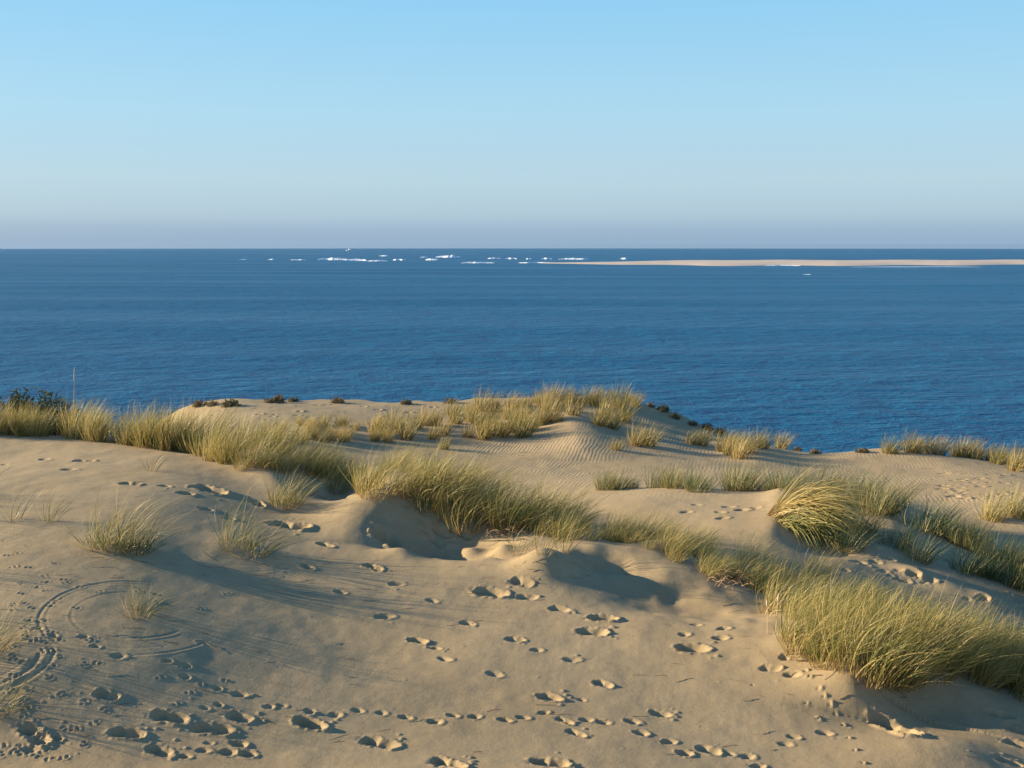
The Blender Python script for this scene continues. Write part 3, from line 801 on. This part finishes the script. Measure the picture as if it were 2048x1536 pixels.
SEC_C = [(1640, 'of the lower right bank at its left end'), (1720, 'of the lower right bank above the small dry hollow'), (1800, 'of the lower right bank behind the pointed sand crest'),
         (1920, 'of the lower right bank above the large shaded slope'), (9999, 'of the lower right bank by the right edge')]
GR_C = 'tufts of the lower right bank'
lineC = [(1575,1240),(1640,1285),(1700,1315),(1765,1338)]
band(BIGK, lineC, 9, 0.68, SEC_C, 'long arching tuft', 'front row', GR_C); band(BIGK, lineC, 9, 0.68, SEC_C, 'long arching tuft', 'middle row', GR_C, (0.3, 0.8)); band(BIGK, lineC, 9, 0.66, SEC_C, 'long arching tuft', 'back row', GR_C, (0.8, 1.5))
lineC2 = [(1800,1345),(1900,1378),(2000,1392),(2100,1400)]
band(BIGK, lineC2, 8, 0.68, SEC_C, 'long arching tuft', 'front row', GR_C, (0.1, 0.5)); band(BIGK, lineC2, 9, 0.66, SEC_C, 'long arching tuft', 'back row', GR_C, (0.5, 1.3))
band(BIGK, [(1690,1225),(1760,1245),(1850,1275),(1950,1305),(2060,1335)], 14, 0.62, SEC_C, 'long arching tuft', 'rearmost row', GR_C, (-0.2, 0.5), 0.2, fill=True)
band(BIGK, [(1850,1310),(1950,1335),(2070,1360)], 9, 0.72, SEC_C, 'long arching tuft', 'inner row', GR_C, (-0.2, 0.4), 0.2, fill=True)
SEC_D = [(1300, 'on the second rise at its left end'), (1430, 'on the second rise above the footprints'), (1590, 'on the second rise just left of the great tussock'), (9999, 'on the second rise just right of the great tussock')]
GR_D = 'tufts of the second rise'
band(DEEPK, [(1160,985),(1250,978),(1330,976),(1450,984),(1560,988)], 16, 0.80, SEC_D, 'short dark green tuft', 'row', GR_D, (0, 0.8))
band(DEEPK, [(1640,995),(1700,1015),(1750,1036)], 9, 0.95, SEC_D, 'short dark green tuft', 'row', GR_D, (0, 0.6))
SEC_E = [(1920, 'of the shaded bank at its left end'), (1990, 'of the shaded bank in its middle'), (9999, 'of the shaded bank by the right edge')]
GR_E = 'tufts of the shaded bank at right'
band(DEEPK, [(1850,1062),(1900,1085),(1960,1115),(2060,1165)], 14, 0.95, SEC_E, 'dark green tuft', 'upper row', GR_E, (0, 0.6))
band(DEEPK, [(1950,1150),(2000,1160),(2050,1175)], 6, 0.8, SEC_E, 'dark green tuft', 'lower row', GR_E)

FAR = [(752,867),(770,867),(790,857),(811,878),(831,857),(865,878),(886,871),(869,850),(910,847),(934,874),(941,844),(965,878),(978,871),(992,861),(1006,874),(1023,864),
       (1043,874),(1060,850),(1077,850),(1094,844),(1111,844),(992,823),(1026,816),(1053,813),(1077,806),(1101,806),(1125,806),(1146,830),(1159,809),(1197,850),(1197,813),
       (1224,857),(1238,813),(1245,843),(1258,805),(1010,838),(1040,838),(905,830),(940,826),(965,824),(1090,824),(1118,822),(850,850),(800,866),(955,850),(975,848),(1210,832),(1180,806),(1215,806),
       (1270,812),(1140,808),(1085,812),(1060,862),(1032,850)]
for u, v in FAR:
    p = hit(u, v); k_ = random.uniform(0.6, 1.1); place_far(random.choice(FARK), p[0], p[1], k_, ('small ' if k_ < 0.8 else '') + 'pale golden tuft ' + (('on the top of' if v < 830 else 'on the near slope of') + ' the far hill, ' + ('left part' if u < 940 else 'middle part' if u < 1090 else 'right part')), 'tufts on the far hill', random.gauss(0, 0.3))
for u, v, s, lab in ((1272,891,0.85,'left of two tufts at the right foot of the far hill'),(1295,891,0.95,'right of two tufts at the right foot of the far hill'),
                  (1231,899,0.55,'small low tuft at the lower right edge of the far hill'),(886,898,0.5,'lone small tuft on open sand below the far hill'),
                  (1382,888,0.7,'leftmost tuft of the row on the edge right of the far hill'),(1403,891,0.75,'second tuft from left in the row right of the far hill'),
                  (1522,896,0.85,'single tuft just right of the broad clump near the saddle'),(1562,896,0.8,'single tuft nearest the saddle in the skyline, left side'),
                  (1779,906,0.85,'first tuft right of the saddle in the skyline')):
    p = hit(u, v); place_far(random.choice(FARK), p[0], p[1], s, lab, None, 0)
for u, v in ((1447,903),(1461,910),(1478,917),(1495,905),(1470,900)):
    p = hit(u, v); place_far(random.choice(FARK), p[0], p[1], 0.95, 'tuft of the broad golden clump left of the saddle in the skyline', 'tufts of the broad clump', 0)
for u, v in ((1820,905),(1832,905),(1854,903),(1878,902),(1909,913),(1953,908),(1974,920),(1991,927),(2008,927),(2028,942),(2042,937),(1920,910),(1935,912),(2060,940)):
    p = hit(u, v); place_far(random.choice(FARK), p[0], p[1], random.uniform(0.6, 0.95), 'golden tuft on the skyline crest at far right', 'tufts on the right skyline', 0)
for k in range(34):
    u = random.uniform(540, 780); p = hit(u, 872 + random.uniform(-26, 14))
    FILL.append(((random.choice(FARK),), p[0], p[1], random.uniform(0.35, 0.6), 0))

def fill_grass():
    mats = [M_green, M_dry, M_far]; Vs, Fs, Ts, As, Ms = [], [], [], [], []; off = 0
    for meshes, x, y, sc, turn in FILL:
        c, si = math.cos(turn), math.sin(turn); z = ground_z(x, y) - 0.02
        for me in meshes:
            V, F, t, a = ARR[me.name]
            W3 = np.stack([(V[:, 0] * c - V[:, 1] * si) * sc + x, (V[:, 0] * si + V[:, 1] * c) * sc + y, V[:, 2] * sc + z], 1)
            Vs.append(W3); Fs.append(F + off); Ts.append(t + random.uniform(-0.3, 0.3)); As.append(a)
            Ms.append(np.full(len(F), mats.index(me.materials[0]), np.int32)); off += len(V)
    me = quad_mesh('marram_grass', np.concatenate(Vs), np.concatenate(Fs))
    for m in mats: me.materials.append(m)
    me.polygons.foreach_set('material_index', np.concatenate(Ms))
    at = me.attributes.new('tint', 'FLOAT', 'POINT'); at.data.foreach_set('value', np.concatenate(Ts).astype(np.float32))
    at = me.attributes.new('along', 'FLOAT', 'POINT'); at.data.foreach_set('value', np.concatenate(As).astype(np.float32))
    tag(link('marram_grass', me), 'thick golden green grass filling the bands behind their front rows', 'grass', None, 'stuff')
fill_grass()

# ---- single tufts in the foreground
def single(pair, u, v, s, label, rot=0.0, sz=None):
    p = hit(u, v); return place_pair(pair, p[0], p[1], s, label, None, rot, sz=sz)
for du, dv, k, g in ((0,0,0,'broad loose tuft at the left of the foreground, tallest part'),(-35,-4,1,'left edge tuft of the broad loose clump at left'),(32,8,2,'right edge tuft of the broad loose clump at left')):
    single(LOOSE[k], 238 + du, 1094 + dv, 0.85, g)
single(THIN[0], 470, 1090, 0.95, 'loose sprawling tuft on a low mound left of centre')
single(THIN[1], 505, 1108, 0.85, 'drooping tuft on the right of the low mound left of centre')
single(THIN[2], 278, 1230, 0.6, 'small tuft in the middle of circles scratched in the sand')
single(THIN[3], -8, 1422, 0.6, 'tuft cut by the left edge of the photo near the bottom')
single(THIN[4], -16, 1300, 0.65, 'tuft at the left edge inside curved grooves')
single(WISP[1], 30, 1040, 0.8, 'sparse tuft at the left edge among bird tracks')
single(WISP[2], 100, 1045, 0.75, 'thin tuft just left of the broad loose clump')
single(WISP[3], 302, 942, 0.7, 'thin upright tuft on smooth sand below the upper left fringe')
single(CRESTK[0], 572, 1008, 0.75, 'tuft standing alone on the shaded lip below the middle band')
single(WISP[0], 1035, 1108, 0.8, 'sparse bent blades on the left of the small centre mound')
single(WISP[0], 1085, 1106, 0.75, 'sparse bent blades in the middle of the small centre mound')
single(WISP[2], 1130, 1106, 0.75, 'sparse bent blades on the right of the small centre mound')
single(WISP[1], 882, 1044, 0.7, 'small sparse tuft in the hollow below the middle band')
single(BIGK[3], 1772, 1350, 0.85, 'low bright tuft on the pointed sand crest at lower right')
single(BIGK[4], 1802, 1358, 0.85, 'low drooping tuft right of the pointed sand crest at lower right')
for u, v, lab in ((1985,1040,'left tuft of the pair at the right edge above the shaded row'),(2035,1035,'right tuft of the pair at the right edge above the shaded row')):
    single(SKYK[1], u, v, 0.8, lab)

for k, (u, v, lab) in enumerate(((1725,1062,'drooping green tuft on the shaded slope just right of the great tussock'),(1790,1092,'drooping green tuft in the middle of the slope right of the great tussock'),
        (1835,1118,'low green tuft lowest on the slope between tussock and shaded bank'),(1700,1095,'small pale tuft on lit sand at the foot of the great tussock'),(1935,1145,'blue-green spiky tuft standing in front of the shaded bank'))):
    single(DEEPK[k], u, v, 0.75, lab)
# tufts just outside the left edge, whose thin shadows streak the sand
for k, (u, v) in enumerate(((-60,990),(-140,1040),(-110,1150),(-170,1230),(-90,1340),(-200,1000))):
    single(WISP[k % 4], u, v, 1.1, 'loose tuft just beyond the left edge of the photo')['group'] = 'tufts beyond the left edge'

# ---- dead straw and bits of stem blown over the sand
def litter():
    V, Fq, T = [], [], []
    spots = [(random.uniform(0, 2040), random.uniform(1130, 1530)) for k in range(110)]
    spots += [(random.gauss(u, 45), random.gauss(v, 22)) for u, v in ((240,1120),(490,1120),(285,1250),(1000,1110),(1100,1140),(860,1030),(600,1000),(1640,1320),(1780,1370),(1500,1200),(1010,905),(1900,960)) for k in range(16)]
    for u, v in spots:
        if not (0 < u < 2060 and 860 < v < 1534): continue
        p = hit(u, v); L = random.uniform(0.04, 0.22) * (1 if p[1] < 20 else 1.6); a = random.uniform(-0.6, 0.6) + random.choice((0, 0, math.pi)); w = random.uniform(0.002, 0.0045) * (1 if p[1] < 20 else 3)
        bend = random.uniform(-0.5, 0.5); b0 = len(V); x, y = p[0], p[1]
        for k in range(4):
            nx, ny = -math.sin(a), math.cos(a); z = ground_z(x, y) + 0.006 + 0.004 * (k % 2)
            V.append((x + nx * w, y + ny * w, z)); V.append((x - nx * w, y - ny * w, z + 0.003))
            x += math.cos(a) * L / 3; y += math.sin(a) * L / 3; a += bend / 3
        for k in range(3): Fq.append((b0 + 2 * k, b0 + 2 * k + 1, b0 + 2 * k + 3, b0 + 2 * k + 2))
        T += [random.random()] * 8
    me = with_mat(quad_mesh('dry_grass_litter', np.array(V), np.array(Fq)), M_root)
    tag(link('dry_grass_litter', me), 'dead brown grass stems scattered over the sand', 'litter', None, 'stuff')
litter()

# ---- great drooping tussock on the second rise
def tussock():
    p = hit(1558, 1030)
    e = link('drooping_tussock', None); e.location = (p[0], p[1], ground_z(p[0], p[1]) + 0.04); e.empty_display_size = 0.1
    e.scale = (1.15, 1.15, 1.15)
    tag(e, 'great straw tussock drooping over a dark hollow on the second rise', 'grass tuft')
    w = np.array([0.97, -0.25, 0])
    link('straw_blades', with_mat(tuft_mesh('straw_blades', 801, 620, 1.35, 0.17, 0.25, 0.0095, segs=10, splay=0.7, wind=w, lean=1.5, flop=2.3, hvar=0.6, mess=1.7), M_dry), None, e)
    o = link('green_blades', with_mat(tuft_mesh('green_blades', 802, 420, 1.0, 0.20, 0.3, 0.0095, segs=8, splay=0.5, wind=np.array([0.75, -0.66, 0]), lean=1.2, flop=3.0, hvar=0.6, mess=1.6), M_green), None, e)
    o.location = (0.06, -0.25, -0.12)
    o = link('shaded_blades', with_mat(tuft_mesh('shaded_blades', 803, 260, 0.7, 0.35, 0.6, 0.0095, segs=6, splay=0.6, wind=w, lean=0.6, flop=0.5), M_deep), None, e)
    o.location = (0.55, -0.25, -0.45)
    bm_n = 18; V = []; Fq = []
    for i in range(9):
        th = math.pi * i / 8
        for k in range(bm_n):
            ph = 2 * math.pi * k / bm_n
            rr = 1 + 0.35 * float(vnoise(np.array(i * 0.7 + 3), np.array(4 * math.cos(ph) + 9))) + 0.15 * float(vnoise(np.array(i * 1.9), np.array(7 * math.sin(ph) + 5)))
            V.append((0.24 * rr * math.sin(th) * math.cos(ph), 0.20 * rr * math.sin(th) * math.sin(ph), 0.24 * rr * math.cos(th)))
    for i in range(8):
        for k in range(bm_n): Fq.append((i * bm_n + k, (i + 1) * bm_n + k, (i + 1) * bm_n + (k + 1) % bm_n, i * bm_n + (k + 1) % bm_n))
    o = link('sandy_root_clod', quad_mesh('sandy_root_clod', np.array(V), np.array(Fq)), M_sand, e); o.location = (-0.12, -0.14, -0.30)
tussock()

# ---- bare roots hanging where the crest is undercut
for u, v, lab in ((845,1000,'brown roots hanging below the tuft on the pointed sand nose'),(1000,1068,'brown roots hanging from the undercut crest left of the centre mound'),
                  (1640,1290,'dry brown stems hanging at the left end of the lower right bank'),(1450,1165,'dry brown stems drooping at the lower right end of the middle band')):
    p = hit(u, v)
    o = link('hanging_roots', with_mat(tuft_mesh('hanging_roots', int(u), 46, 0.42, 0.26, 0.9, 0.009, segs=6, splay=0.3, wind=np.array([0.4, -0.9, 0]), lean=0.9, flop=1.3, hvar=0.6), M_root))
    o.location = (p[0], p[1] + 0.05, ground_z(p[0], p[1] + 0.05) + 0.02)
    tag(o, lab, 'roots')

# ---- seed stalks
def stalk(u, v, h, lab, lean=0.03, seed=1):
    p = hit(u, v); e = link('seed_stalk', None); e.location = (p[0], p[1], ground_z(p[0], p[1]) - 0.02); e.empty_display_size = 0.1
    tag(e, lab, 'grass stalk')
    def tube(name, prof, mat):
        V = []; Fq = []; n = 6
        for r, z in prof:
            for k in range(n): V.append((lean * z * z + r * math.cos(k * math.pi / 3), r * math.sin(k * math.pi / 3), z))
        for i in range(len(prof) - 1):
            for k in range(n): Fq.append((i * n + k, i * n + (k + 1) % n, (i + 1) * n + (k + 1) % n, (i + 1) * n + k))
        link(name, quad_mesh(name, np.array(V), np.array(Fq)), mat, e)
    tube('stem', [(0.005, 0), (0.0045, h * 0.4), (0.004, h * 0.8)], M_seed)
    tube('seed_head', [(0.004, h * 0.79), (0.011, h * 0.84), (0.012, h * 0.9), (0.007, h * 0.96), (0.001, h)], M_seed)
stalk(150, 870, 1.38, 'tall thin pale seed stalk standing above the upper left fringe against the sea')
stalk(1535, 1268, 0.40, 'thin pink-tan seed stalk left of the lower right bank, left of two', -0.1)
stalk(1552, 1262, 0.44, 'thin pink-tan seed stalk left of the lower right bank, right of two', 0.1)

# ---- low dark shrubs along the sea edge
def dome_mesh(name, seed, n, rx, rz, leaf):
    r = np.random.default_rng(seed)
    a = r.uniform(0, 2 * np.pi, n); e = np.arcsin(r.random(n)); q = r.uniform(0.35, 1.0, n) ** 0.6 * (1 + 0.25 * np.sin(3 * a + seed) + 0.15 * np.sin(5 * a))
    P = np.stack([rx * q * np.cos(e) * np.cos(a), rx * q * np.cos(e) * np.sin(a), rz * q * np.sin(e)], 1)
    d1 = r.normal(0, 1, (n, 3)) + np.array([0.4, 0, 0.8]); d1 /= np.linalg.norm(d1, axis=1)[:, None]
    d2 = np.cross(d1, r.normal(0, 1, (n, 3))); d2 /= np.linalg.norm(d2, axis=1)[:, None]
    L = (leaf * r.uniform(0.5, 1.5, n))[:, None]
    V = np.stack([P - d2 * L * 0.22, P + d2 * L * 0.22, P + d1 * L + d2 * L * 0.08, P + d1 * L - d2 * L * 0.08], 1).reshape(-1, 3)
    me = quad_mesh(name, V, np.arange(4 * n).reshape(n, 4))
    at = me.attributes.new('tint', 'FLOAT', 'POINT'); at.data.foreach_set('value', np.repeat(r.random(n), 4).astype(np.float32))
    at = me.attributes.new('along', 'FLOAT', 'POINT'); at.data.foreach_set('value', np.tile([0.4, 0.4, 1, 1], n).astype(np.float32))
    return me
SHR = [with_mat(dome_mesh('shrub_foliage', 900 + k, 420, 0.24, 0.24, 0.075), M_shrub) for k in range(5)]
SH = [(398,812,0.9,'grey-brown shrub at the left end of the far plateau, first from left'),(425,811,0.8,'second shrub from the left end of the far plateau'),(462,812,1.1,'broad brownish shrub on the far plateau edge, third from left'),
      (540,806,0.7,'small reddish shrub left of the round dark one on the plateau edge'),(556,805,1.1,'round dark shrub with reddish twigs on the plateau edge'),(585,803,0.7,'low brown shrub just right of the round dark shrub'),
      (676,806,0.9,'lone dark round shrub in the middle of the plateau edge'),(812,808,0.8,'dark shrub on the plateau edge left of the far hill, left of two'),(902,806,0.8,'dark shrub on the plateau edge left of the far hill, right of two'),
      (1300,812,0.7,'small dark shrub at the right shoulder of the far hill, highest'),(1325,822,0.9,'dark shrub on the right shoulder of the far hill, second down'),(1350,836,0.8,'dark shrub on the right shoulder of the far hill, third down'),
      (1385,850,0.7,'low dark shrub on the right shoulder of the far hill, fourth down'),(1415,858,0.9,'dark shrub on the right shoulder of the far hill, fifth down'),(1440,866,0.8,'lowest dark shrub on the right shoulder of the far hill'),
      (1595,902,0.6,'low brown shrub left of the saddle in the skyline, left of two'),(1630,908,0.7,'low brown shrub left of the saddle in the skyline, right of two'),(1725,905,0.7,'reddish low shrub on the right lip of the saddle')]
for k, (u, v, f, lab) in enumerate(SH):
    p = hit(u, v); o = link('low_shrub', SHR[k % 5]); o.location = (p[0], p[1], ground_z(p[0], p[1]) - 0.03); o.scale = (f * 1.15, f * 1.0, f * 0.9); o.rotation_euler = (0, 0, k * 1.3)
    tag(o, lab, 'shrub', 'shrubs along the sea edge')
p = hit(30, 866)
for dx, f, lab in ((-0.45, 2.7, 'dark green bush at the left edge behind the fringe, left part'), (0.15, 2.9, 'dark green bush at the left edge behind the fringe, right part')):
    o = link('dark_bush', with_mat(dome_mesh('bush_foliage', 950 + int(f * 10), 4200, 0.22, 0.27, 0.022), M_bush)); x, y = p[0] + dx, p[1] + 0.9
    o.location = (x, y, ground_z(x, y) - 0.05); o.scale = (f * 1.1, f, f); tag(o, lab, 'bush')

# ------------------------------------------------------------------ the air: thin sea haze over the whole place
def haze_box():
    V, Fq = box_bm(64000, 34200, 52.2 + 64.0, 0, 32000 - 17000, (52.2 - 64.0) / 2)
    m, n, l = mat_new('sea_haze')
    o = n.new('ShaderNodeOutputMaterial'); v = n.new('ShaderNodeVolumePrincipled')
    v.inputs['Color'].default_value = (0.26, 0.40, 0.62, 1); v.inputs['Density'].default_value = 1.2e-5; v.inputs['Anisotropy'].default_value = 0.2
    l.new(v.outputs[0], o.inputs['Volume'])
    h = link('haze', quad_mesh('haze', np.array(V), np.array(Fq), False), m)
    tag(h, 'thin bluish haze over the sea', 'haze', None, 'stuff')
haze_box()
